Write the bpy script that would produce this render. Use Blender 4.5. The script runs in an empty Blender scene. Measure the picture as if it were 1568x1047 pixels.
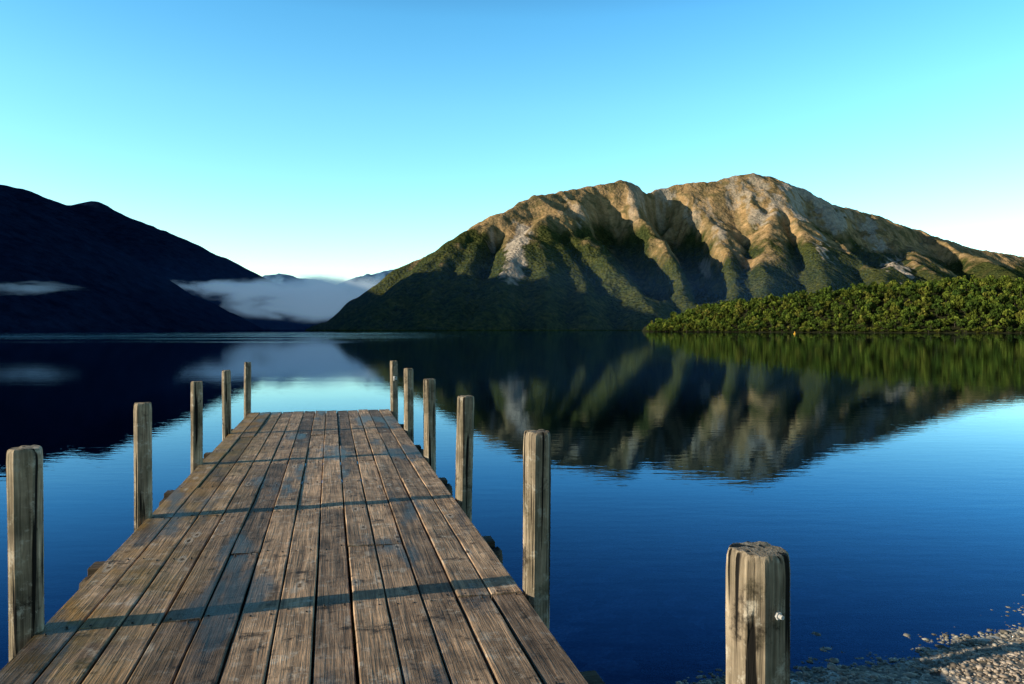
import bpy, math, numpy as np, bmesh
from mathutils import Vector, noise as mnoise
rng=np.random.default_rng(7)
S=bpy.context.scene
S.view_settings.view_transform='Standard'; S.view_settings.look='None'; S.view_settings.exposure=0; S.view_settings.gamma=1
F=1150.0; HZ=504.5; CAMZ=2.35
def P(px,py,D):
    return ((px-784)/F*D, D, CAMZ+(HZ-py)/F*D)
# ---------------------------------------------------------------- helpers
def link(o,parent=None):
    S.collection.objects.link(o)
    if parent is not None: o.parent=parent
    return o
def mesh_np(name,V,Fc,mat=None,smooth=False,attrs=None,parent=None):
    V=np.asarray(V,dtype=np.float32); Fc=np.asarray(Fc,dtype=np.int32)
    k=Fc.shape[1]; me=bpy.data.meshes.new(name)
    me.vertices.add(len(V)); me.vertices.foreach_set('co',V.ravel())
    me.loops.add(Fc.size); me.loops.foreach_set('vertex_index',Fc.ravel())
    me.polygons.add(len(Fc)); me.polygons.foreach_set('loop_start',np.arange(0,Fc.size,k,dtype=np.int32))
    me.update(calc_edges=True)
    if smooth: me.polygons.foreach_set('use_smooth',np.ones(len(Fc),dtype=bool))
    if attrs:
        for an,(dom,arr) in attrs.items():
            a=me.attributes.new(an,'FLOAT_COLOR',dom)
            arr=np.asarray(arr,dtype=np.float32)
            a.data.foreach_set('color',arr.ravel())
    if mat: me.materials.append(mat)
    o=bpy.data.objects.new(name,me)
    return link(o,parent)
def grid_faces(nx,ny):
    i=np.arange(nx-1); j=np.arange(ny-1)
    I,J=np.meshgrid(i,j); a=(J*nx+I).ravel()
    return np.stack([a,a+1,a+1+nx,a+nx],1)
def hsh(ix,iy,s):
    v=np.sin(ix*127.1+iy*311.7+s*74.7)*43758.5453
    return v-np.floor(v)
def vn(x,y,s=0):
    ix=np.floor(x);iy=np.floor(y);fx=x-ix;fy=y-iy
    fx=fx*fx*fx*(fx*(fx*6-15)+10);fy=fy*fy*fy*(fy*(fy*6-15)+10)
    a=hsh(ix,iy,s);b=hsh(ix+1,iy,s);c=hsh(ix,iy+1,s);d=hsh(ix+1,iy+1,s)
    return (a*(1-fx)+b*fx)*(1-fy)+(c*(1-fx)+d*fx)*fy
def fbm(x,y,o=4,s=0):
    t=0;a=.5;n=0
    for k in range(o):
        t=t+a*vn(x,y,s+k*3.1);n+=a;a*=.5;x=x*2.03+11.3;y=y*2.03+5.7
    return t/n
def ridg(x,y,o=4,s=0):
    t=0;a=.5;n=0
    for k in range(o):
        t=t+a*(1-abs(2*vn(x,y,s+k*3.1)-1));n+=a;a*=.5;x=x*2.03+11.3;y=y*2.03+5.7
    return t/n
def sst(a,b,x):
    t=np.clip((x-a)/(b-a),0,1);return t*t*(3-2*t)
# ---------------------------------------------------------------- material helper
class M:
    def __init__(s,name):
        s.m=bpy.data.materials.new(name); s.m.use_nodes=True; s.t=s.m.node_tree
        s.t.nodes.clear(); s.out=s.n('ShaderNodeOutputMaterial')
    def n(s,typ,**kw):
        nd=s.t.nodes.new(typ)
        for k,v in kw.items(): setattr(nd,k,v)
        return nd
    def l(s,a,b): s.t.links.new(a,b)
    def coord(s,kind='Object',scale=(1,1,1)):
        tc=s.n('ShaderNodeTexCoord'); mp=s.n('ShaderNodeMapping'); mp.inputs['Scale'].default_value=scale
        s.l(tc.outputs[kind],mp.inputs['Vector']); return mp.outputs[0]
    def noise(s,vec,scale,detail=5,rough=.6,dist=0):
        nd=s.n('ShaderNodeTexNoise'); nd.inputs['Scale'].default_value=scale; nd.inputs['Detail'].default_value=detail
        nd.inputs['Roughness'].default_value=rough; nd.inputs['Distortion'].default_value=dist
        s.l(vec,nd.inputs['Vector']); return nd.outputs['Fac']
    def ramp(s,fac,stops):
        r=s.n('ShaderNodeValToRGB'); e=r.color_ramp.elements
        while len(e)<len(stops): e.new(.5)
        for i,(p,c) in enumerate(stops):
            e[i].position=p; e[i].color=(c,c,c,1) if not hasattr(c,'__len__') else (*c[:3],1)
        s.l(fac,r.inputs[0]); return r.outputs[0]
    def mix(s,f,a,b,mode='MIX'):
        x=s.n('ShaderNodeMix',data_type='RGBA',blend_type=mode)
        for v,i in ((f,0),(a,6),(b,7)):
            if isinstance(v,bpy.types.NodeSocket): s.l(v,x.inputs[i])
            else: x.inputs[i].default_value=v if i==0 else ((*v,1) if len(v)==3 else v)
        return x.outputs[2]
    def math(s,op,a,b=0.0,c=None):
        x=s.n('ShaderNodeMath',operation=op)
        for i,v in enumerate((a,b,c)):
            if v is None: continue
            if isinstance(v,bpy.types.NodeSocket): s.l(v,x.inputs[i])
            else: x.inputs[i].default_value=v
        return x.outputs[0]
    def mr(s,v,a,b,c=0.0,d=1.0):
        x=s.n('ShaderNodeMapRange')
        for i,q in zip(('From Min','From Max','To Min','To Max'),(a,b,c,d)): x.inputs[i].default_value=q
        s.l(v,x.inputs[0]); return x.outputs[0]
    def bump(s,h,strength=.5,dist=.01,normal=None):
        b=s.n('ShaderNodeBump'); b.inputs['Strength'].default_value=strength; b.inputs['Distance'].default_value=dist
        s.l(h,b.inputs['Height'])
        if normal: s.l(normal,b.inputs['Normal'])
        return b.outputs[0]
    def attr(s,name):
        a=s.n('ShaderNodeAttribute'); a.attribute_name=name
        sp=s.n('ShaderNodeSeparateColor'); s.l(a.outputs['Color'],sp.inputs[0]); return a.outputs['Color'],sp.outputs
    def pbr(s,col,rough=.8,normal=None,spec=.3):
        p=s.n('ShaderNodeBsdfPrincipled')
        for v,nm in ((col,'Base Color'),(rough,'Roughness')):
            if isinstance(v,bpy.types.NodeSocket): s.l(v,p.inputs[nm])
            else: p.inputs[nm].default_value=(*v,1) if hasattr(v,'__len__') else v
        p.inputs['Specular IOR Level'].default_value=spec
        if normal: s.l(normal,p.inputs['Normal'])
        s.l(p.outputs[0],s.out.inputs['Surface']); return p
# ---------------------------------------------------------------- light
EL=15.5; SH=np.array([0.954,0.299]); SH/=np.linalg.norm(SH)
sd=bpy.data.lights.new('sun','SUN'); sd.energy=5.0; sd.angle=math.radians(.5); sd.color=(1,.86,.64)
so=link(bpy.data.objects.new('sun',sd)); ce=math.cos(math.radians(EL))
so.rotation_euler=Vector((SH[0]*ce,SH[1]*ce,-math.sin(math.radians(EL)))).to_track_quat('-Z','Y').to_euler()
so.location=(-30,-10,30)
w=bpy.data.worlds.new('World'); S.world=w; w.use_nodes=True; nt=w.node_tree; nt.nodes.clear()
sky=nt.nodes.new('ShaderNodeTexSky'); sky.sky_type='NISHITA'; sky.sun_disc=False
sky.sun_elevation=math.radians(EL); sky.sun_rotation=math.atan2(-SH[0],-SH[1])%(2*math.pi)
sky.altitude=600; sky.air_density=1.0; sky.dust_density=.3; sky.ozone_density=2.0
hs=nt.nodes.new('ShaderNodeHueSaturation'); hs.inputs['Saturation'].default_value=1.25; hs.inputs['Hue'].default_value=.49
tcw=nt.nodes.new('ShaderNodeTexCoord'); sxw=nt.nodes.new('ShaderNodeSeparateXYZ'); nt.links.new(tcw.outputs['Generated'],sxw.inputs[0])
rw=nt.nodes.new('ShaderNodeValToRGB'); e=rw.color_ramp.elements
e[0].position=0; e[0].color=(2.3,2.5,2.3,1); e[1].position=.95; e[1].color=(.13,.15,.30,1)
for p_,c_ in ((.15,(2.3,2.5,2.2)),(.28,(2.15,2.45,2.2)),(.38,(1.7,2.2,2.2)),(.46,(.95,1.2,1.4)),(.58,(.30,.36,.55))):
    q=e.new(p_); q.color=(*c_,1)
nt.links.new(sxw.outputs[2],rw.inputs[0])
mw=nt.nodes.new('ShaderNodeMix'); mw.data_type='RGBA'; mw.blend_type='MULTIPLY'; mw.inputs[0].default_value=1
mb=nt.nodes.new('ShaderNodeMapRange'); mb.inputs['From Min'].default_value=.68; mb.inputs['From Max'].default_value=-.1; mb.inputs['To Min'].default_value=.15; mb.inputs['To Max'].default_value=.065
nt.links.new(sxw.outputs[1],mb.inputs[0])
bg=nt.nodes.new('ShaderNodeBackground'); nt.links.new(mb.outputs[0],bg.inputs[1])
wo=nt.nodes.new('ShaderNodeOutputWorld')
nt.links.new(sky.outputs[0],hs.inputs['Color']); nt.links.new(hs.outputs[0],mw.inputs[6]); nt.links.new(rw.outputs[0],mw.inputs[7]); nt.links.new(mw.outputs[2],bg.inputs[0]); nt.links.new(bg.outputs[0],wo.inputs[0])
# ---------------------------------------------------------------- camera
cd=bpy.data.cameras.new('camera'); cd.lens=36*F/1568; cd.sensor_width=36; cd.clip_end=80000; cd.clip_start=.05
co=link(bpy.data.objects.new('camera',cd)); co.location=(0,0,CAMZ); co.rotation_euler=(math.radians(90)-math.atan(19/F),0,0); S.camera=co
# ---------------------------------------------------------------- mountains
def skel(X,Y,segs,r,k=10.0):
    H=np.full(X.shape,-400.0); xs=X[0];ys=Y[:,0]
    for (x0,y0,h0,x1,y1,h1,sl,reach) in segs:
        i0,i1=np.searchsorted(xs,[min(x0,x1)-reach,max(x0,x1)+reach]); j0,j1=np.searchsorted(ys,[min(y0,y1)-reach,max(y0,y1)+reach])
        if i1<=i0 or j1<=j0: continue
        WX=wX[j0:j1,i0:i1]; WY=wY[j0:j1,i0:i1]
        dx=x1-x0;dy=y1-y0;L=dx*dx+dy*dy+1e-6
        t=np.clip(((WX-x0)*dx+(WY-y0)*dy)/L,0,1)
        d=np.hypot(WX-x0-t*dx,WY-y0-t*dy)
        hh=h0+t*(h1-h0)-sl*(np.sqrt(d*d+r*r)-r)
        s=H[j0:j1,i0:i1]
        m=np.maximum(s,hh); s[:]=m+k*np.log1p(np.exp(-np.abs(s-hh)/k))*.4
    return H
def lines(polys,slope,reach=2600,rs=1,ribgap=170,riblen=330,g=.40,drop=10,ribs=True):
    rg=np.random.default_rng(rs); out=[];rb=[]
    for p in polys:
        p=np.array(p,float)
        for a,b in zip(p[:-1],p[1:]):
            out.append((*a,*b,slope,reach))
            if not ribs: continue
            L=np.hypot(*(b-a)[:2]); n=max(1,int(L/ribgap)); d=(b-a)[:2]/L
            if b[2]>a[2]: d=-d
            for i in range(n):
                for sgn in (-1,1):
                    if rg.uniform()<.25: continue
                    t=(i+rg.uniform(.1,.9))/n; q=a+(b-a)*t
                    an=sgn*math.radians(rg.uniform(35,80)); c,s_=math.cos(an),math.sin(an)
                    e=np.array([d[0]*c-d[1]*s_,d[0]*s_+d[1]*c]); ln=riblen*rg.uniform(.4,1.6)
                    h0=q[2]-rg.uniform(.6,2.2)*drop
                    m=q[:2]+e*ln*.5+rg.normal(0,20,2); f=q[:2]+e*ln+rg.normal(0,45,2)
                    rb.append((q[0],q[1],h0,m[0],m[1],h0-ln*.5*g,slope*1.1,420))
                    rb.append((m[0],m[1],h0-ln*.5*g,f[0],f[1],h0-ln*g*1.15,slope*1.1,420))
    return out+rb
def PP(l): return [P(*q) for q in l]
x=np.arange(-1250,4300,7.0); y=np.arange(1900,6100,7.0); X,Y=np.meshgrid(x,y)
wX=X+(fbm(X/260,Y/260,3,1)-.5)*80+(fbm(X/60,Y/60,2,2)-.5)*18; wY=Y+(fbm(X/260,Y/260,3,5)-.5)*80+(fbm(X/60,Y/60,2,6)-.5)*18
crest=PP([(545,500,2350),(585,470,2430),(622,440,2550),(657,405,2680),(703,371,2850),(760,328,3080),(815,301,3280),(860,296,3450),(905,287,3580),(945,279,3700),(970,285,3740),(994,297,3780),(1012,289,3840),(1040,283,3880),(1100,278,3960),(1128,270,3980),(1155,266,4000),(1190,274,4060),(1230,290,4160),(1280,315,4300),(1340,333,4480),(1400,353,4700),(1460,372,4900),(1520,386,5100),(1568,394,5300),(1750,440,5800)])
spurs=[PP(l) for l in [
 [(703,371,2850),(675,412,2620),(665,460,2400)],
 [(760,328,3080),(735,375,2820),(710,425,2560),(700,478,2300)],
 [(815,301,3280),(845,322,3120),(800,358,2860),(770,400,2650),(750,468,2300)],
 [(800,358,2860),(825,395,2680),(835,472,2290)],
 [(845,322,3120),(872,350,2930),(890,400,2680),(905,474,2300)],
 [(860,296,3450),(897,318,3260),(925,360,2980),(965,417,2650),(1005,478,2310)],
 [(945,279,3700),(972,304,3520),(1010,350,3180),(1050,406,2810),(1078,478,2380)],
 [(1040,283,3880),(1076,325,3650),(1104,350,3400),(1118,400,3050),(1128,478,2480)],
 [(1155,266,4000),(1192,305,3780),(1185,345,3420),(1168,400,3020),(1168,478,2480)],
 [(1192,305,3780),(1230,350,3420),(1262,405,3000),(1285,478,2480)],
 [(1190,274,4060),(1235,308,3870),(1290,352,3540),(1345,405,3080),(1380,472,2580)],
 [(1280,315,4300),(1325,348,4000),(1375,386,3600),(1450,425,3100)],
 [(1400,353,4700),(1480,388,4200),(1550,418,3700)],
]]
segs=lines([crest],.74,rs=3,ribgap=480,riblen=260,g=.55,drop=24)+lines(spurs,.70,rs=5,reach=1500,ribgap=250,riblen=230,g=.55,drop=16)
H=skel(X,Y,segs,12,6)
PX=784+F*X/Y; PY=HZ-F*(H-CAMZ)/Y
cy=np.interp(X,[p[0] for p in crest],[p[1] for p in crest])
def carve(poly,depth,wd,pw=2):
    best=np.full(X.shape,1e9); tt=np.zeros(X.shape); n=len(poly)-1
    for i in range(n):
        (ax,ay),(bx,by)=poly[i],poly[i+1]; dx,dy=bx-ax,by-ay
        t=np.clip(((PX-ax)*dx+(PY-ay)*dy)/(dx*dx+dy*dy),0,1); d=np.hypot(PX-ax-t*dx,PY-ay-t*dy)
        k=d<best; best=np.where(k,d,best); tt=np.where(k,(i+t)/n,tt)
    env=sst(0,.18,tt)*sst(1,.8,tt)
    dd=best+(fbm(X/45,Y/45,3,44)-.5)*10
    return -depth*env*np.exp(-np.abs(dd/wd)**pw)*sst(-20,90,cy-Y)
carv=carve([(980,284),(1010,308),(1046,350),(1070,395),(1086,432),(1094,465)],165,23)
carv+=carve([(885,314),(935,336),(964,370),(997,410),(1035,455)],130,23)
carv+=carve([(850,335),(880,364),(905,406),(930,455)],55,15)
carv+=carve([(1205,290),(1260,328),(1312,365),(1372,408)],95,14)
carv+=carve([(1120,285),(1128,330),(1142,380),(1145,440)],20,10)
carv+=carve([(1290,325),(1340,360),(1400,400)],70,12)
carv+=carve([(1198,320),(1214,360),(1228,420)],30,9)
carv+=carve([(770,345),(752,380),(735,430)],45,10)
carv+=carve([(1380,350),(1430,385),(1480,412)],50,10)
H=H+carv
rd=ridg(X/95,Y/130,4,9)
H=H+(rd-.6)*12*sst(0,80,H)+(fbm(X/22,Y/22,3,4)-.5)*8+(ridg(X/38,Y/60,3,19)-.5)*6*sst(200,450,H)
H=np.where(H<-15,-15,H)
PY=HZ-F*(H-CAMZ)/Y
n1=fbm(X/180,Y/180,4,20); n2=fbm(X/40,Y/40,4,30); wrp=(fbm(X/90,Y/90,3,66)-.5)*60
n3=fbm((X+wrp)/48,Y/300,4,33); n4=fbm((X+wrp)/20,Y/110,4,35)
lim=355+(n1-.5)*360+(n2-.5)*170+(ridg(X/120,Y/500,3,77)-.5)*160-carv*.6
tus=sst(-60,60,H-lim)
scr=np.zeros_like(H)
for (a,b,r,wt) in [((797,362),(784,412),17,.95),((1205,290),(1224,330),11,.95),((1232,288),(1280,340),17,.95),((1250,362),(1266,392),8,1),((1328,348),(1347,374),11,1),((1195,306),(1165,332),11,.75),((1140,285),(1152,340),9,.6),((1360,402),(1388,418),6,1),((1100,343),(1108,365),6,.7),((1005,290),(1018,305),9,.75),((885,325),(893,336),6,.6),((745,370),(752,386),8,.6),((1076,408),(1080,422),6,.9),((1120,276),(1125,312),10,.6),((1155,268),(1166,302),11,.6),((1290,300),(1300,330),8,.6),((1310,335),(1318,350),6,.6)]:
    dx=b[0]-a[0];dy=b[1]-a[1];t=np.clip(((PX-a[0])*dx+(PY-a[1])*dy)/(dx*dx+dy*dy),0,1)
    d=np.hypot(PX-a[0]-t*dx,PY-a[1]-t*dy)+(n2-.5)*30+(n4-.5)*24
    scr=np.maximum(scr,wt*sst(r+1,r-5,d))
scr=np.maximum(scr,sst(.57,.67,n3)*sst(.44,.56,n4)*sst(430,560,H)*.5)
col=np.stack([tus,scr,n4,np.ones_like(tus)],-1).reshape(-1,4)
m=M('mountain_surface'); v=m.coord('Object'); ca,sp=m.attr('cover')
nt_=m.noise(v,.05,6,.7); nf=m.noise(v,.012,5,.6)
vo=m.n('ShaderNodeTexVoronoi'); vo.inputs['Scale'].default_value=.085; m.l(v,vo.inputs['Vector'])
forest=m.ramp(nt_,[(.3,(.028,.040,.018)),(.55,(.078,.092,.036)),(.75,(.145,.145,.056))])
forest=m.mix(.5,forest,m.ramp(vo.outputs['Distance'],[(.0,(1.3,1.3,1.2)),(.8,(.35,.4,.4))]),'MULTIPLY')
forest=m.mix(.75,forest,m.ramp(nf,[(.35,(.75,.9,.9)),(.65,(1.55,1.4,1.0))]),'MULTIPLY')
tuss=m.ramp(m.noise(v,.03,9,.75),[(.3,(.23,.155,.072)),(.5,(.42,.285,.145)),(.7,(.60,.42,.235))])
tuss=m.mix(.65,tuss,m.ramp(sp[2],[(.33,(.60,.66,.60)),(.5,(1,1,1)),(.66,(1.25,1.18,1.08))]),'MULTIPLY')
c=m.mix(sp[0],forest,tuss)
patch=m.ramp(m.noise(v,.014,8,.72),[(.51,0.0),(.58,.75)])
c=m.mix(m.math('MULTIPLY',patch,m.math('MULTIPLY',sp[0],.85)),c,(.10,.105,.045))
screc=m.ramp(m.noise(v,.06,6,.7),[(.3,(.30,.25,.20)),(.7,(.70,.61,.50))])
c=m.mix(sp[1],c,screc)
bh=m.math('SUBTRACT',nt_,m.math('MULTIPLY',vo.outputs['Distance'],.7))
bh=m.math('MULTIPLY',bh,m.math('SUBTRACT',1.0,m.math('MULTIPLY',sp[0],.65)))
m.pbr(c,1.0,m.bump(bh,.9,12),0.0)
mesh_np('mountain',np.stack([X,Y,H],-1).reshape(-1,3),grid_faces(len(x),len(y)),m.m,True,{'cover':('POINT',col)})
# left (shaded) mountain
x=np.arange(-5200,-150,16.0); y=np.arange(250,8200,16.0); X,Y=np.meshgrid(x,y)
wX=X+(fbm(X/400,Y/400,3,51)-.5)*120; wY=Y+(fbm(X/400,Y/400,3,55)-.5)*120
cr=[(-2700,500,120),(-2550,900,430),(-2450,1350,890),(-2420,1700,915),(-2400,1836,840),(-2400,1960,765),(-2420,2250,700),(-2420,2700,710)]+PP([(-70,266,3350),(0,283,3550),(50,293,3600),(115,317,3700),(155,310,3800),(215,348,3950),(250,354,4100),(330,388,4500),(370,410,4700),(415,443,4950),(450,472,5100),(510,500,5300)])
sp2=[PP([(0,283,3550),(60,390,2900),(90,470,2400)]),PP([(155,310,3800),(200,400,3400),(250,470,3100)]),PP([(250,354,4100),(330,440,3800),(370,485,3600)]),
     [(-2450,1350,890),(-1900,1450,430),(-1350,1600,60)],[(-2550,900,430),(-2100,700,180)],[(-2450,1350,890),(-3400,1400,950)],[(-2420,2700,710),(-3400,3200,1000),(-4200,4500,900)],
     PP([(-60,455,1900),(0,470,1720),(60,484,1640),(130,500,1600)])]
H=skel(X,Y,lines([cr],.52,rs=8,ribgap=320,riblen=420,g=.44)+lines(sp2,.57,rs=9,reach=1500,ribgap=250),18)
H=H+(fbm(X/45,Y/45,3,64)-.5)*14; H=np.where(H<-15,-15,H)
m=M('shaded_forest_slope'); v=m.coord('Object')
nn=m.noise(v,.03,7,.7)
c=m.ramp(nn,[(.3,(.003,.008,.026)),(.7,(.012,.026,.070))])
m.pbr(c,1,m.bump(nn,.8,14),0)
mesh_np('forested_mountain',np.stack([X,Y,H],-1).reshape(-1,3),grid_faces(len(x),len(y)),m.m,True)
# distant mountains
x=np.arange(-9000,1500,40.0); y=np.arange(8200,17000,40.0); X,Y=np.meshgrid(x,y)
wX=X+(fbm(X/500,Y/500,4,71)-.5)*300; wY=Y+(fbm(X/500,Y/500,4,75)-.5)*300
H=skel(X,Y,lines([PP([(300,440,11500),(380,434,11500),(405,426,11500),(430,420,11500),(462,429,11500),(490,432,11500),(520,439,11500),(560,470,11500)]),
  PP([(480,455,14500),(530,433,14500),(560,422,14500),(590,416,14500),(612,411,14500),(640,405,14500),(690,380,14500)]),
  PP([(430,420,11500),(420,470,9800)]),PP([(490,432,11500),(495,475,9700)]),PP([(590,416,14500),(570,460,11500),(550,485,9800)])],.55,reach=4000,rs=12,ribgap=350,riblen=700),20)
H=H+(ridg(X/220,Y/220,4,79)-.5)*90; H=np.where(H<-15,-15,H)
m=M('hazed_distant_slope'); v=m.coord('Object')
c=m.ramp(m.noise(v,.004,7,.7),[(.35,(.05,.13,.26)),(.65,(.11,.22,.38))])  # aerial haze is put into the base colour as blue
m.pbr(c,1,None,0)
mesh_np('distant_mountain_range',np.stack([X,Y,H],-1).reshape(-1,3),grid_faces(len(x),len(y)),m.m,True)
# ---------------------------------------------------------------- wooded peninsula
shore=[P(988,0,830)[:2],P(1060,0,740)[:2],P(1200,0,640)[:2],P(1350,0,560)[:2],P(1568,0,490)[:2],(520,380),(760,330)]
tops=np.array([(985,501),(1010,491),(1050,476),(1100,463),(1180,453),(1300,438),(1400,431),(1470,425),(1520,422),(1568,425),(1700,414),(2200,405)])
x=np.arange(60,900,5.0); y=np.arange(300,1150,5.0); X,Y=np.meshgrid(x,y)
sh=np.array(shore); sy=np.interp(X,sh[:,0],sh[:,1])
top=np.interp(784+F*X/(sy+170),tops[:,0],tops[:,1]); hc=CAMZ+(HZ-top)/F*(sy+170)-10
e=np.clip((Y-sy),-30,None)
k0=sst(-20,190,0)
H=np.where(e<0,e*.12,np.maximum(hc*(sst(-20,190,e)*sst(520,240,e)-k0*sst(14,0,e)),0)+.15)
H+=(fbm(X/50,Y/50,3,88)-.5)*7*sst(20,80,e)
H=np.where((X<sh[0,0])|(784+F*X/Y<986),-3,H); Hp=H
m=M('forest_floor'); v=m.coord('Object'); m.pbr(m.ramp(m.noise(v,.3,5),[(.3,(.015,.02,.008)),(.7,(.05,.05,.025))]),1,None,0)
mesh_np('wooded_hill',np.stack([X,Y,H],-1).reshape(-1,3),grid_faces(len(x),len(y)),m.m,True)
def tree_proto(seed,nq=330):
    r=np.random.default_rng(seed)
    nl=r.integers(8,13); C=[];R=[]
    for i in range(nl):
        a=r.uniform(0,6.28); rr=r.uniform(.2,.8); C.append((math.cos(a)*rr,math.sin(a)*rr,r.uniform(.5,1.2)-.2*rr)); R.append(r.uniform(.22,.44))
    C.append((r.normal(0,.15),r.normal(0,.15),r.uniform(1.1,1.35)));R.append(.38)
    C=np.array(C);R=np.array(R)
    k=r.integers(0,len(C),nq); d=r.normal(size=(nq,3)); d/=np.linalg.norm(d,axis=1)[:,None]
    d[:,2]=np.where(d[:,2]<-.3,-d[:,2],d[:,2])
    p=C[k]+d*R[k][:,None]*r.uniform(.7,1.1,nq)[:,None]*np.array([1,1,.75])
    nn=d+r.normal(0,.4,(nq,3)); nn/=np.linalg.norm(nn,axis=1)[:,None]
    u=np.cross(nn,r.normal(size=(nq,3))); u/=np.linalg.norm(u,axis=1)[:,None]; vv=np.cross(nn,u)
    s=r.uniform(.05,.125,nq)[:,None]
    V=np.stack([p-u*s-vv*s*.8,p+u*s-vv*s,p+u*s*.9+vv*s,p-u*s+vv*s*.9],1).reshape(-1,3)
    sh=r.uniform(.55,1.3,nq)*(.7+.6*r.uniform(size=len(C))[k]); sh*=np.clip(.3+.75*(p[:,2]-.35),.2,1.15)  # leaf tone drops low in the crown, painting in canopy shade
    Fq=np.arange(nq*4).reshape(-1,4); kind=np.zeros(nq)
    def tube(a,b,ra,rb,V,Fq,sh,kind):
        a=np.array(a);b=np.array(b); n=5; an=np.arange(n)*2*math.pi/n
        ring=lambda c,rad:np.stack([c[0]+np.cos(an)*rad,c[1]+np.sin(an)*rad,np.full(n,c[2])],1)
        o=len(V); V=np.vstack([V,ring(a,ra),ring(b,rb)])
        f=np.array([[o+i,o+(i+1)%n,o+n+(i+1)%n,o+n+i] for i in range(n)])
        return V,np.vstack([Fq,f]),np.append(sh,np.ones(n)),np.append(kind,np.ones(n))
    a=(V,Fq,sh,kind); a=tube((0,0,-.1),(0,0,.9),.05,.03,*a)
    for c in C[:4]: a=tube((0,0,.45),c,.025,.012,*a)
    return a
protos=[tree_proto(100+i) for i in range(10)]
cand=rng.uniform([100,320],[760,1000],(20000,2))
cell={};keep=[]
for c_ in cand:
    k=(int(c_[0]//6),int(c_[1]//6)); ok=True
    for a in(-1,0,1):
        for b in(-1,0,1):
            for q in cell.get((k[0]+a,k[1]+b),[]):
                if (q[0]-c_[0])**2+(q[1]-c_[1])**2<21: ok=False
    if ok: cell.setdefault(k,[]).append(c_); keep.append(c_)
keep=np.array(keep); ks=np.interp(keep[:,0],sh[:,0],sh[:,1]); ee=keep[:,1]-ks
ang=784+F*keep[:,0]/keep[:,1]
msk=(ee>1.5)&(ee<250)&(ang>993)&(ang<1740)
keep=keep[msk]; ee=ee[msk]
fx=np.arange(sh[0,0]+2,600,4.0); fr=np.stack([fx,np.interp(fx,sh[:,0],sh[:,1])+rng.uniform(.5,3,len(fx))],1)
keep=np.vstack([keep,fr]); ee=np.append(ee,np.ones(len(fr)))
ix=np.clip(((keep[:,0]-60)/5).astype(int),0,len(x)-1); iy=np.clip(((keep[:,1]-300)/5).astype(int),0,len(y)-1); gz=np.maximum(Hp[iy,ix],.1)
Vs=[];Fs=[];Cs=[];off=0
which=rng.integers(0,10,len(keep))
for pi,(pv,pf,psh,pk) in enumerate(protos):
    idx=np.where(which==pi)[0]; n=len(idx)
    if n==0: continue
    a=rng.uniform(0,6.28,n); sc=rng.uniform(2.6,5.3,n)*np.where(ee[idx]<3,.75,1); zs=rng.uniform(.8,1.25,n)*np.clip(.5+gz[idx]*.03+ee[idx]*.012,.5,1)
    c,s=np.cos(a)[:,None],np.sin(a)[:,None]
    vx=(pv[:,0]*c-pv[:,1]*s)*sc[:,None]+keep[idx,0][:,None]; vy=(pv[:,0]*s+pv[:,1]*c)*sc[:,None]+keep[idx,1][:,None]; vz=pv[:,2]*(sc*zs*1.4)[:,None]+gz[idx][:,None]-.3
    Vs.append(np.stack([vx,vy,vz],-1).reshape(-1,3)); Fs.append((pf[None]+(np.arange(n)*len(pv))[:,None,None]).reshape(-1,4)+off); off+=n*len(pv)
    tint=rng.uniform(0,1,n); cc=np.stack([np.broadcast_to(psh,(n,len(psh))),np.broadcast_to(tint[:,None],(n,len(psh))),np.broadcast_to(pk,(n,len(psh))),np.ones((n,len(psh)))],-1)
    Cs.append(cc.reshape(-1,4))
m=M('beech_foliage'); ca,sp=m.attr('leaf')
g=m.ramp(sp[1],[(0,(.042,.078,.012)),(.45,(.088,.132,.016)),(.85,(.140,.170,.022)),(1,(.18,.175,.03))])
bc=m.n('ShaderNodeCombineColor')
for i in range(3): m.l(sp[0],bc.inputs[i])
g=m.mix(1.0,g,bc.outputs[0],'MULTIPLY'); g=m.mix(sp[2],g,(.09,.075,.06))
m.pbr(g,.75,None,.1)
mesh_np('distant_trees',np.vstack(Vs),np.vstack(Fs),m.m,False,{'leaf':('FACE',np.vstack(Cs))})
print('trees',len(keep))
# ---------------------------------------------------------------- ground / lake bed
def axis(lo,hi,fine,lo2,hi2):
    a=np.arange(lo,hi,fine); g=[];s=fine;v_=hi
    while v_<hi2: g.append(v_); s*=1.25; v_+=s
    g.append(hi2); b=[];s=fine;v_=lo
    while v_>lo2: s*=1.25; v_-=s; b.append(v_)
    return np.array(b[::-1]+list(a)+g)
x=axis(-7,14,.05,-30000,30000); y=axis(-1,16,.05,-20000,40000); X,Y=np.meshgrid(x,y)
e=(Y-(4.08+.46*np.clip(X,-1.5,14)+.30*(fbm(X/1.4,Y/9,3,90)-.5)))
gz_=np.where(e<0,np.minimum(-e*.10,.9),-np.minimum(e*(.050+.08*sst(1.5,-2,X))+np.clip(e-5,0,None)*.14,14))
gz_=gz_+np.where((abs(X)<60)&(abs(Y)<60),(fbm(X/.7,Y/.7,3,91)-.5)*.05+(vn(X/.09,Y/.09,92)-.5)*.012,0)
m=M('gravel_and_lake_bed'); v=m.coord('Object')
vo=m.n('ShaderNodeTexVoronoi'); vo.inputs['Scale'].default_value=7; m.l(v,vo.inputs['Vector'])
vo2=m.n('ShaderNodeTexVoronoi'); vo2.inputs['Scale'].default_value=30; m.l(v,vo2.inputs['Vector'])
hv=m.n('ShaderNodeSeparateColor'); m.l(vo.outputs['Color'],hv.inputs[0])
c=m.ramp(hv.outputs[0],[(0,(.22,.20,.17)),(.5,(.46,.42,.37)),(1,(.85,.80,.73))])
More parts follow.
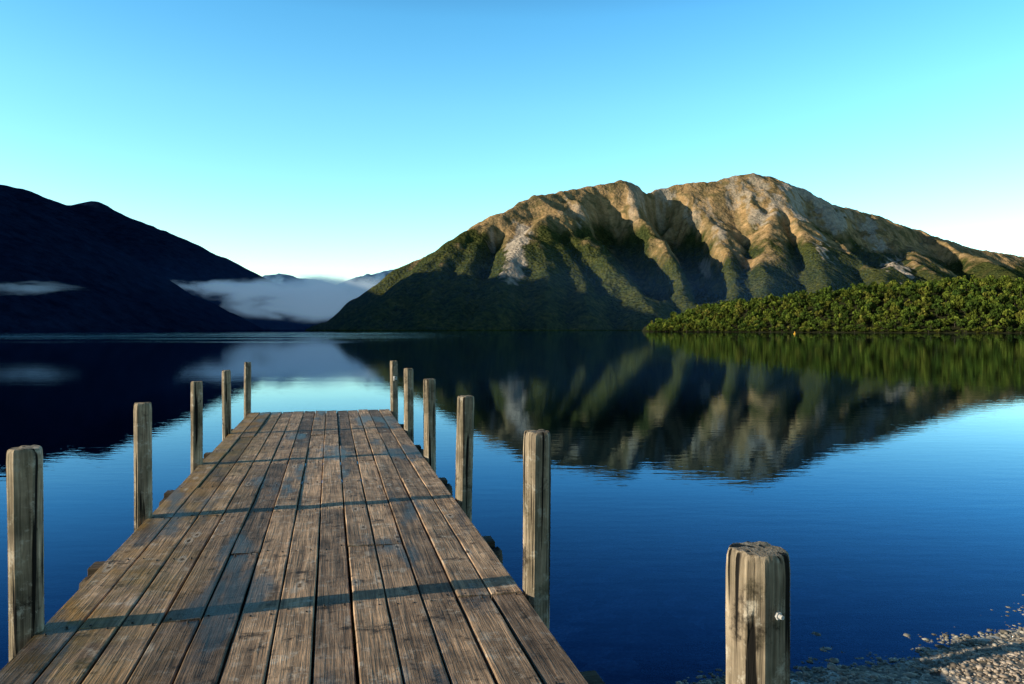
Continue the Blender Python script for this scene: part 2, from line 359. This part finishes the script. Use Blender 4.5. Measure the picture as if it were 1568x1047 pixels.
c=m.mix(.6,c,m.ramp(vo2.outputs['Distance'],[(0,(1.3,1.3,1.3)),(.7,(.4,.4,.4))]),'MULTIPLY')
c=m.mix(.9,c,m.ramp(m.noise(v,1.3,6,.7),[(.35,(.3,.34,.34)),(.65,(1.6,1.6,1.55))]),'MULTIPLY')
geo=m.n('ShaderNodeNewGeometry'); sx=m.n('ShaderNodeSeparateXYZ'); m.l(geo.outputs['Position'],sx.inputs[0])
wet=m.mr(sx.outputs[2],.02,.06)
dp=m.mr(sx.outputs[2],-.03,-1.4)
c=m.mix(wet,c,m.mix(1.0,c,(.62,.58,.54),'MULTIPLY'))
dd=m.ramp(dp,[(0,0),(.07,.03),(.17,.40),(.36,.90),(1,1)])
c=m.mix(dd,c,(.0006,.008,.040))  # light absorbed by the water, painted into the bed as a navy depth fade
m.pbr(c,.9,m.bump(m.math('SUBTRACT',1.0,vo.outputs['Distance']),.6,.03),.2)
mesh_np('ground',np.stack([X,Y,gz_],-1).reshape(-1,3),grid_faces(len(x),len(y)),m.m,True)
bm=bmesh.new(); bmesh.ops.create_icosphere(bm,subdivisions=1,radius=1); iv=np.array([q.co[:] for q in bm.verts]); ifc=np.array([[q.index for q in f.verts] for f in bm.faces]); bm.free()
n=28000; px_=rng.uniform(.9,6,n); ed=rng.uniform(-1.9,1.0,n); pxy=np.stack([px_,4.08+.46*px_+ed],1); rad=rng.gamma(2.0,.0034,n)+.004
xi=np.clip(np.searchsorted(x,pxy[:,0]),0,len(x)-1); yi=np.clip(np.searchsorted(y,pxy[:,1]),0,len(y)-1); pz=gz_[yi,xi]
rot=rng.uniform(0,6.28,n); sc3=np.stack([rng.uniform(.8,1.5,n),rng.uniform(.7,1.1,n),rng.uniform(.35,.7,n)],1)*rad[:,None]
L=iv[None]*sc3[:,None,:]*(1+.12*np.sin(iv[None]*3+rot[:,None,None]).sum(-1,keepdims=True)); cx,sx_=np.cos(rot)[:,None],np.sin(rot)[:,None]
V=np.stack([L[...,0]*cx-L[...,1]*sx_+pxy[:,0:1],L[...,0]*sx_+L[...,1]*cx+pxy[:,1:2],L[...,2]+pz[:,None]+sc3[:,2:3]*.3],-1).reshape(-1,3)
Fp=(ifc[None]+(np.arange(n)*len(iv))[:,None,None]).reshape(-1,3)
pm=M('pebble_stone'); ca,sp=pm.attr('tone'); geo=pm.n('ShaderNodeNewGeometry'); sz=pm.n('ShaderNodeSeparateXYZ'); pm.l(geo.outputs['Position'],sz.inputs[0])
c=pm.ramp(sp[0],[(0,(.18,.15,.12)),(.5,(.42,.34,.27)),(1,(.66,.56,.46))])
c=pm.mix(pm.mr(sz.outputs[2],.0,.05),pm.mix(1.0,c,(.7,.8,.84),'MULTIPLY'),c); pm.pbr(c,.8,None,.2)
mesh_np('gravel',V,Fp,pm.m,True,{'tone':('FACE',np.repeat(np.stack([rng.uniform(0,1,n)]*3+[np.ones(n)],1),len(ifc),axis=0))})
# ---------------------------------------------------------------- water
m=M('lake_water'); v=m.coord('Object')
geo=m.n('ShaderNodeNewGeometry'); sx=m.n('ShaderNodeSeparateXYZ'); m.l(geo.outputs['Position'],sx.inputs[0])
v1=m.coord('Object',(.45,1.5,1)); v2=m.coord('Object',(.05,.18,1)); v3=m.coord('Object',(.0035,.022,1))
b=m.bump(m.noise(v1,3.0,3,.5),.5,.0030)
b=m.bump(m.noise(v2,2.0,3,.5),.5,.0065,b)
band=m.math('MULTIPLY',m.ramp(m.noise(v3,2.2,4,.6),[(.47,0),(.62,1)]),m.math('MULTIPLY',m.mr(sx.outputs[1],110,220),m.math('MULTIPLY',m.mr(sx.outputs[1],900,350),m.mr(sx.outputs[0],15,-80))))
hb=m.math('MULTIPLY',m.noise(m.coord('Object',(.5,1.0,1)),3.5,3,.6),band)
b=m.bump(hb,1,.09,b)
fr=m.n('ShaderNodeFresnel'); fr.inputs[0].default_value=1.333; m.l(b,fr.inputs['Normal'])
gl=m.n('ShaderNodeBsdfGlossy'); gl.inputs['Roughness'].default_value=0; m.l(b,gl.inputs['Normal'])
m.l(m.ramp(fr.outputs[0],[(.10,(.10,.24,.60)),(.30,(.22,.52,.92)),(.62,(.66,.86,1.0)),(1,(.76,.90,1.0))]),gl.inputs['Color'])
trn=m.n('ShaderNodeBsdfTransparent'); trn.inputs[0].default_value=(.72,.92,1.0,1)
mx=m.n('ShaderNodeMixShader'); m.l(fr.outputs[0],mx.inputs[0]); m.l(trn.outputs[0],mx.inputs[1]); m.l(gl.outputs[0],mx.inputs[2]); m.l(mx.outputs[0],m.out.inputs[0])
mesh_np('lake_water',[(-30000,-200,0),(30000,-200,0),(30000,40000,0),(-30000,40000,0)],[[0,1,2,3]],m.m)
# ---------------------------------------------------------------- wood materials
def wood(name,axis,base,lich,deck=False,lth=(.56,.66)):
    m=M(name); sc=[26,26,26]; sc[axis]=1.3
    tc=m.n('ShaderNodeTexCoord'); oi=m.n('ShaderNodeObjectInfo'); ca,sp=m.attr('tone')
    ofs=m.n('ShaderNodeVectorMath',operation='SCALE'); m.l(ca,ofs.inputs[0]); ofs.inputs['Scale'].default_value=37 if deck else 0
    cmb=m.n('ShaderNodeVectorMath',operation='ADD'); m.l(tc.outputs['Object'],cmb.inputs[0]); m.l(ofs.outputs[0],cmb.inputs[1])
    c2=m.n('ShaderNodeVectorMath',operation='ADD'); m.l(cmb.outputs[0],c2.inputs[0])
    rsc=m.math('MULTIPLY',oi.outputs['Random'],23.0); cx=m.n('ShaderNodeCombineXYZ')
    for i in range(3): m.l(rsc,cx.inputs[i])
    m.l(cx.outputs[0],c2.inputs[1]); vec=c2.outputs[0]
    mp=m.n('ShaderNodeMapping'); mp.inputs['Scale'].default_value=sc; m.l(vec,mp.inputs[0])
    sc4=[v_*4 for v_ in sc]; sc4[axis]=3; mp2=m.n('ShaderNodeMapping'); mp2.inputs['Scale'].default_value=sc4; m.l(vec,mp2.inputs[0])
    g1=m.noise(mp.outputs[0],1,5,.65,.6); g2=m.noise(mp2.outputs[0],1,3,.6,.2); bl=m.noise(vec,2.6,5,.65); fine=m.noise(vec,40,4,.7)
    c=m.ramp(g1,[(.28,tuple(q*.35 for q in base)),(.5,base),(.72,tuple(q*1.75 for q in base))])
    c=m.mix(.7,c,m.ramp(g2,[(.32,(.38,.36,.35)),(.6,(1.25,1.25,1.25))]),'MULTIPLY')
    c=m.mix(.85,c,m.ramp(bl,[(.35,(.45,.44,.42)),(.62,(1.3,1.25,1.15))]),'MULTIPLY')
    lm=m.ramp(m.noise(vec,11,6,.75),[(lth[0],0),(lth[1],.75)]); c=m.mix(lm,c,lich)
    dk=m.ramp(m.noise(vec,7,6,.75),[(.34,.85),(.44,0)]); c=m.mix(dk,c,(.014,.011,.009))
    return m,vec,c,g1,g2,fine,sp
m,vec,c,g1,g2,fine,sp=wood('weathered_deck_timber',1,(.35,.245,.165),(.54,.47,.38),deck=True,lth=(.54,.68))
bc=m.n('ShaderNodeCombineColor')
for i,(k_,o_) in enumerate(((1.0,.50),(.95,.52),(.85,.58))): m.l(m.math('MULTIPLY_ADD',sp[1],k_,o_),bc.inputs[i])
c=m.mix(1.0,c,bc.outputs[0],'MULTIPLY')
tc=m.n('ShaderNodeTexCoord'); sx=m.n('ShaderNodeSeparateXYZ'); m.l(tc.outputs['Object'],sx.inputs[0])
mo=m.mr(sx.outputs[0],-.6,-1.35)
mn=m.ramp(m.noise(tc.outputs['Object'],2.2,5,.7),[(.40,0),(.58,.9)])
c=m.mix(m.math('MULTIPLY',m.math('MULTIPLY',mo,mn),.75),c,m.ramp(m.noise(tc.outputs['Object'],1.1,4,.7),[(.4,(.18,.165,.03)),(.6,(.40,.21,.035))]))
kv=m.n('ShaderNodeMapping'); kv.inputs['Scale'].default_value=(5.2,1.9,1); m.l(vec,kv.inputs[0])
kn=m.n('ShaderNodeTexVoronoi'); kn.inputs['Scale'].default_value=1.0; m.l(kv.outputs[0],kn.inputs[0])
kd=m.math('MULTIPLY_ADD',m.noise(vec,22,3),.16,m.math('SUBTRACT',kn.outputs['Distance'],.08))
kr=m.ramp(kd,[(.05,0),(.10,.9),(.18,0)]); c=m.mix(m.math('MULTIPLY',kr,.65),c,(.60,.53,.44))
km=m.ramp(kd,[(.04,1),(.08,0)]); c=m.mix(m.math('MULTIPLY',km,.8),c,(.035,.022,.012))
wv=m.n('ShaderNodeMapping'); wv.inputs['Scale'].default_value=(2.6,.62,1); wv.inputs['Location'].default_value=(3.1,7.7,0); m.l(tc.outputs['Object'],wv.inputs[0])
wn=m.noise(wv.outputs[0],1.0,3,.55); wn=m.math('MULTIPLY_ADD',m.noise(tc.outputs['Object'],14,3),.12,wn); wm=m.ramp(wn,[(.615,0),(.69,.85)])
c=m.mix(wm,c,m.mix(1.0,c,(.32,.34,.40),'MULTIPLY'))
rg=m.math('MULTIPLY_ADD',wm,-.34,m.math('MULTIPLY_ADD',g1,.25,.60))
hh=m.math('ADD',m.math('MULTIPLY',g2,.8),m.math('ADD',m.math('MULTIPLY',g1,1.0),m.math('MULTIPLY',fine,.3)))
m.pbr(c,rg,m.bump(hh,1.0,.006),.2); DECK=m.m
m,vec,c,g1,g2,fine,sp=wood('weathered_post_timber',2,(.36,.30,.23),(.64,.58,.48),lth=(.54,.64))
gr=m.ramp(m.noise(vec,4,4,.7),[(.45,0),(.65,.45)]); c=m.mix(gr,c,(.13,.115,.065))
crv=m.n('ShaderNodeMapping'); crv.inputs['Scale'].default_value=(30,30,1.1); m.l(vec,crv.inputs[0])
crk=m.ramp(m.noise(crv.outputs[0],1,2,.4,.3),[(.36,1),(.40,0)]); c=m.mix(crk,c,(.01,.009,.008))
hh=m.math('SUBTRACT',m.math('ADD',m.math('MULTIPLY',g2,.6),m.math('MULTIPLY',g1,1.0)),m.math('MULTIPLY',crk,1.2))
m.pbr(c,.85,m.bump(hh,1.0,.008),.2); POST=m.m
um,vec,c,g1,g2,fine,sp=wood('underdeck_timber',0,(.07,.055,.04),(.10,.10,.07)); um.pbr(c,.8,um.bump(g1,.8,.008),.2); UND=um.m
st=M('galvanised_steel'); st.pbr(st.ramp(st.noise(st.coord('Object'),90,4),[(.3,(.35,.34,.33)),(.7,(.8,.8,.8))]),.5,None,.5)
nm=M('rusty_nail'); nm.pbr(nm.ramp(nm.noise(nm.coord('Object'),200,2),[(.3,(.02,.015,.012)),(.7,(.05,.035,.025))]),.6,None,.4)
# ---------------------------------------------------------------- jetty
A=math.radians(13.6); DK=.85
jet=bpy.data.objects.new('wooden_jetty',None); link(jet); jet.rotation_euler=(0,0,A)
U0,U1,VE=-1.43,1.07,14.3
def boxv(x0,x1,y0,y1,z0,z1): return np.array([(x0,y0,z0),(x1,y0,z0),(x1,y1,z0),(x0,y1,z0),(x0,y0,z1),(x1,y0,z1),(x1,y1,z1),(x0,y1,z1)],float)
BF=np.array([[0,3,2,1],[4,5,6,7],[0,1,5,4],[1,2,6,5],[2,3,7,6],[3,0,4,7]])
bm=bmesh.new(); tl=bm.faces.layers.float_color.new('tone'); nails=[]
nc=13; W=(U1-U0)/nc; bear=[v_ for v_ in np.arange(.7-2.3*1,VE,2.3/2)]
for i in range(nc):
    ue=U0+i*W; v0=-1.0+rng.uniform(0,.02)
    pos=v0; start=rng.integers(1,4)
    cuts=[bear[k] for k in range(start,len(bear),int(rng.integers(3,5)))]
    cuts=[q for q in cuts if q>0 and q<VE-.8]+[VE+rng.uniform(-.02,.03)]
    for cxx in cuts:
        g=rng.uniform(.003,.008); zt=DK+rng.normal(0,.003); wv_=rng.uniform(-.003,.003)
        n=max(2,int((cxx-pos)/.3)); ys=np.linspace(pos+.003,cxx-.003,n+1); tone=(*rng.uniform(0,1,3),1)
        bow=rng.normal(0,.004); tl_=rng.normal(0,.004)
        bev=.006
        prof=[(g,-.045),(g,-bev),(g+bev,0),(W/2,-.0008),(W-g-bev,0),(W-g,-bev),(W-g,-.045)]
        rings=[]
        for k,yy in enumerate(ys):
            s_=math.sin(math.pi*k/n)*bow; jit=rng.normal(0,.0012)
            rings.append([bm.verts.new((ue+a+jit+wv_,yy,zt+b+s_+tl_*(a/W-.5)+(-.002 if k in(0,n) else 0))) for a,b in prof])
        for r1,r2 in zip(rings[:-1],rings[1:]):
            for q in range(len(prof)):
                q2=(q+1)%len(prof); f=bm.faces.new((r1[q],r1[q2],r2[q2],r2[q])); f[tl]=tone; f.smooth=False
        for r in (rings[0],rings[-1]):
            f=bm.faces.new(r); f[tl]=tone
        pos=cxx
    for bv in bear:
        for du in (.25,.75):
            nails.append((ue+W*du+rng.normal(0,.006),bv+rng.choice([-.03,.03])+rng.normal(0,.006)))
bmesh.ops.recalc_face_normals(bm,faces=bm.faces)
me=bpy.data.meshes.new('deck_boards'); bm.to_mesh(me); bm.free(); me.materials.append(DECK); link(bpy.data.objects.new('deck_boards',me),jet)
an=np.arange(6)*math.pi/3; V=[];Fn=[]
for k,(a,b_) in enumerate(nails):
    ring=np.stack([a+.0065*np.cos(an),b_+.0065*np.sin(an)],1)
    V+= [(q[0],q[1],DK+.004) for q in ring]+[(q[0],q[1],DK-.01) for q in ring]
    o=k*12; Fn+=[[o,o+1,o+2,o+3],[o+3,o+4,o+5,o]]+[[o+j,o+6+j,o+6+(j+1)%6,o+(j+1)%6] for j in range(6)]
mesh_np('nails',V,Fn,nm.m,parent=jet)
V=[];Fb=[]
def addbox(*a):
    o=len(V)*8; V.append(boxv(*a)); Fb.append(BF+o)
for k,bv in enumerate(bear):
    addbox(U0+.04,U1-.04,bv-.05,bv+.05,DK-.20,DK-.047)
for k,bv in enumerate(np.arange(.7,VE,2.3)):
    addbox(U0-.11,U1+.10,bv+.06,bv+.22,DK-.17,DK-.052)
for uu in (U0+.12,-.18,U1-.12): addbox(uu-.05,uu+.05,-1,VE-.05,DK-.36,DK-.205)
addbox(U0+.01,U1-.01,VE-.08,VE-.03,DK-.30,DK-.046)
o=mesh_np('bearers',np.vstack(V),np.vstack(Fb),UND,parent=jet)
bv=o.modifiers.new('b','BEVEL'); bv.width=.008; bv.segments=2
bm=bmesh.new()
for bvv in np.arange(.7,VE+.1,2.3):
    for uu in (U0-.05,U1+.05):
        yy=bvv-.02
        rings=[]
        for zz,rr in ((-4,.10),(DK-.16,.088),(DK-.11,.082),(DK-.085,.06)):
            rings.append([bm.verts.new((uu+math.cos(t)*rr*(1+.05*math.sin(3*t)),yy+math.sin(t)*rr,zz+.01*math.sin(2*t+uu))) for t in np.arange(12)*math.pi/6])
        for a_,b_ in zip(rings[:-1],rings[1:]):
            for q in range(12): bm.faces.new((a_[q],a_[(q+1)%12],b_[(q+1)%12],b_[q])).smooth=True
        bm.faces.new(rings[-1])
me=bpy.data.meshes.new('piles'); bm.to_mesh(me); bm.free(); me.materials.append(UND); link(bpy.data.objects.new('piles',me),jet)
# ---------------------------------------------------------------- posts
def post(u,v_,top,size,seed,zb=-3.5):
    r=np.random.default_rng(seed); h=size/2; ch=size*.22
    prof=[(-h,-h+ch),(-h+ch,-h),(h-ch,-h),(h,-h+ch),(h,h-ch),(h-ch,h),(-h+ch,h),(-h,h-ch)]
    pr=[]
    for i in range(8):
        a=np.array(prof[i]);b=np.array(prof[(i+1)%8])
        k=4 if i%2==1 else 2
        for j in range(k): pr.append(a+(b-a)*j/k)
    pr=np.array(pr); n=len(pr); zs=[zb]+list(np.linspace(top-1.9,top-.02,48))+[top-.006,top]
    V=[]
    lean=r.normal(0,.008,2)
    for z in zs:
        k=1.0
        if z>top-.021: k=.975
        if z>top-.0061: k=.93
        if z==top: k=.86
        wob=1+.03*np.array([mnoise.noise(Vector((q[0]*22+seed*3,q[1]*22,z*1.6))) for q in pr])+.02*np.array([mnoise.noise(Vector((q[0]*60+seed,q[1]*60,z*9))) for q in pr])
        dx=lean*(z-.7)
        V+= [(q[0]*k*w_+dx[0],q[1]*k*w_+dx[1],z+(.012*mnoise.noise(Vector((q[0]*30,q[1]*30,seed))) if z>top-.03 else 0)) for q,w_ in zip(pr,wob)]
    Fc=[[k*n+i,k*n+(i+1)%n,(k+1)*n+(i+1)%n,(k+1)*n+i] for k in range(len(zs)-1) for i in range(n)]
    o0=(len(zs)-1)*n; V.append((lean[0]*(top-.7),lean[1]*(top-.7),top+.004)); c0=len(V)-1
    me=bpy.data.meshes.new('wooden_post'); me.from_pydata([tuple(map(float,q)) for q in V],[],[tuple(q) for q in Fc]+[(o0+i,o0+(i+1)%n,c0) for i in range(n)])
    for p in me.polygons: p.use_smooth=True
    me.materials.append(POST); me.set_sharp_from_angle(angle=math.radians(32))
    o=bpy.data.objects.new('wooden_post',me); link(o); ca,sa=math.cos(A),math.sin(A)
    o.location=(u*ca-v_*sa,u*sa+v_*ca,0); o.rotation_euler=(0,0,A+.16+r.normal(0,.03))
    return o,h
TOP=CAMZ-.585
RP=[(14.0,.13),(11.35,.13),(8.9,.13),(6.6,.135),(4.17,.14),(1.82,.146)]
for i,(v_,s) in enumerate(RP):
    o,h=post(1.07+s/2-.003+(.014 if i<5 else -.006),v_,TOP+[.01,0,.0,-.005,0,-.008][i],s,10+i)
    last=(o,h)
    if i==0:
        V=boxv(-.035,.035,-h-.006,-h-.001,TOP-.36,TOP-.27); tg=M('white_enamel'); tg.pbr(tg.ramp(tg.noise(tg.coord('Object'),40,3),[(.42,(.08,.08,.08)),(.5,(.7,.7,.68))]),.5)
        mesh_np('number_tag',V,BF,tg.m,parent=o)
for i,(v_,s) in enumerate([(14.2,.12),(11.47,.12),(8.96,.125),(6.51,.13),(4.19,.145)]):
    post(U0-s/2+.035-.01*(i==4),v_,TOP+[0,.0,.005,.0,0][i],s,30+i)
o,h=last
bm=bmesh.new()
def cyl(r,y0,y1,n,z,xx=0):
    a=[bm.verts.new((xx+r*math.cos(t),y0,z+r*math.sin(t))) for t in np.arange(n)*2*math.pi/n]; b=[bm.verts.new((xx+r*.92*math.cos(t),y1,z+r*.92*math.sin(t))) for t in np.arange(n)*2*math.pi/n]
    for i in range(n): bm.faces.new((a[i],a[(i+1)%n],b[(i+1)%n],b[i]))
    bm.faces.new(b)
zb=TOP-.165; cyl(.019,-h+.002,-h-.004,20,zb,-.01); cyl(.0115,-h-.004,-h-.014,6,zb,-.01); cyl(.006,-h-.014,-h-.026,12,zb,-.01)
bmesh.ops.recalc_face_normals(bm,faces=bm.faces)
me=bpy.data.meshes.new('bolt'); bm.to_mesh(me); bm.free(); me.materials.append(st.m); link(bpy.data.objects.new('bolt',me),o)
# ---------------------------------------------------------------- buoy
bm=bmesh.new(); prof=[(0,-.9),(.5,-.85),(.85,-.4),(.95,.0),(.85,.35),(.45,.65),(.3,.8),(.28,1.5),(.1,1.7),(0,1.72)]
rs=[[bm.verts.new((r_*math.cos(t),r_*math.sin(t),z_)) for t in np.arange(16)*math.pi/8] for r_,z_ in prof[1:-1]]
for a_,b_ in zip(rs[:-1],rs[1:]):
    for q in range(16): bm.faces.new((a_[q],a_[(q+1)%16],b_[(q+1)%16],b_[q])).smooth=True
bm.faces.new(rs[-1]); bm.faces.new(rs[0][::-1])
me=bpy.data.meshes.new('buoy'); bm.to_mesh(me); bm.free(); by=M('yellow_plastic'); by.pbr(by.ramp(by.noise(by.coord('Object'),3,3),[(.3,(.55,.27,.02)),(.7,(.8,.42,.03))]),.5); me.materials.append(by.m)
bo=link(bpy.data.objects.new('buoy',me)); bo.location=(P(1217,0,400)[0],400,.1); bo.scale=(.75,.75,.75)
# ---------------------------------------------------------------- mist (real volumes over the lake)
def mist(px0,px1,py0,py1,D,dep,dens,seed,sx=.0045,sz=.014,T=1.0,col=(.80,.92,1,1),em=.22):
    x0=P(px0,0,D)[0];x1=P(px1,0,D)[0];z0=P(0,py1,D)[2];z1=P(0,py0,D)[2]
    cx,cz=(x0+x1)/2,(z0+z1)/2; hx,hz=(x1-x0)/2,(z1-z0)/2
    m=M('mist_volume'); tc=m.n('ShaderNodeTexCoord')
    mp=m.n('ShaderNodeMapping'); mp.inputs['Scale'].default_value=(hx*sx,dep*sx,hz*sz); mp.inputs['Location'].default_value=(seed*3.3,seed,seed*1.7); m.l(tc.outputs['Object'],mp.inputs[0])
    nz=m.noise(mp.outputs[0],1.0,4,.6,.4)
    ln=m.n('ShaderNodeVectorMath',operation='LENGTH'); m.l(tc.outputs['Object'],ln.inputs[0])
    fo=m.mr(ln.outputs['Value'],1.0,.15)
    d=m.math('SUBTRACT',m.math('ADD',m.math('MULTIPLY',nz,1.6),m.math('MULTIPLY',fo,.55)),T)
    d=m.math('MULTIPLY',m.math('MAXIMUM',d,0.0),dens)
    d=m.math('MULTIPLY',d,m.mr(ln.outputs['Value'],1.0,.75))
    pv=m.n('ShaderNodeVolumePrincipled'); pv.inputs['Color'].default_value=col; pv.inputs['Anisotropy'].default_value=0; m.l(d,pv.inputs['Density'])
    # soft term standing for the multiple scattering inside the fog bank
    pv.inputs['Emission Color'].default_value=(.42,.68,1,1); m.l(m.math('MULTIPLY',d,em),pv.inputs['Emission Strength'])
    m.l(pv.outputs[0],m.out.inputs['Volume'])
    m.m.cycles.volume_step_rate=2
    bm=bmesh.new(); bmesh.ops.create_icosphere(bm,subdivisions=4,radius=1); me=bpy.data.meshes.new('mist'); bm.to_mesh(me); bm.free(); me.materials.append(m.m)
    o=link(bpy.data.objects.new('mist',me)); o.location=(cx,D,cz); o.scale=(hx,dep,hz)
mist(270,700,418,498,3250,330,.045,1,T=.90)
mist(180,480,424,462,3250,250,.040,2,T=.96)
mist(-80,150,425,457,1120,60,.09,5,sx=.013,sz=.05,T=1.05,em=.12)
m=M('haze_volume'); vs=m.n('ShaderNodeVolumeScatter'); vs.inputs['Color'].default_value=(.14,.40,1,1); vs.inputs['Density'].default_value=.00005; m.l(vs.outputs[0],m.out.inputs['Volume'])
mesh_np('valley_haze',boxv(-4000,900,1500,8000,2,180),BF,m.m)
print('done')
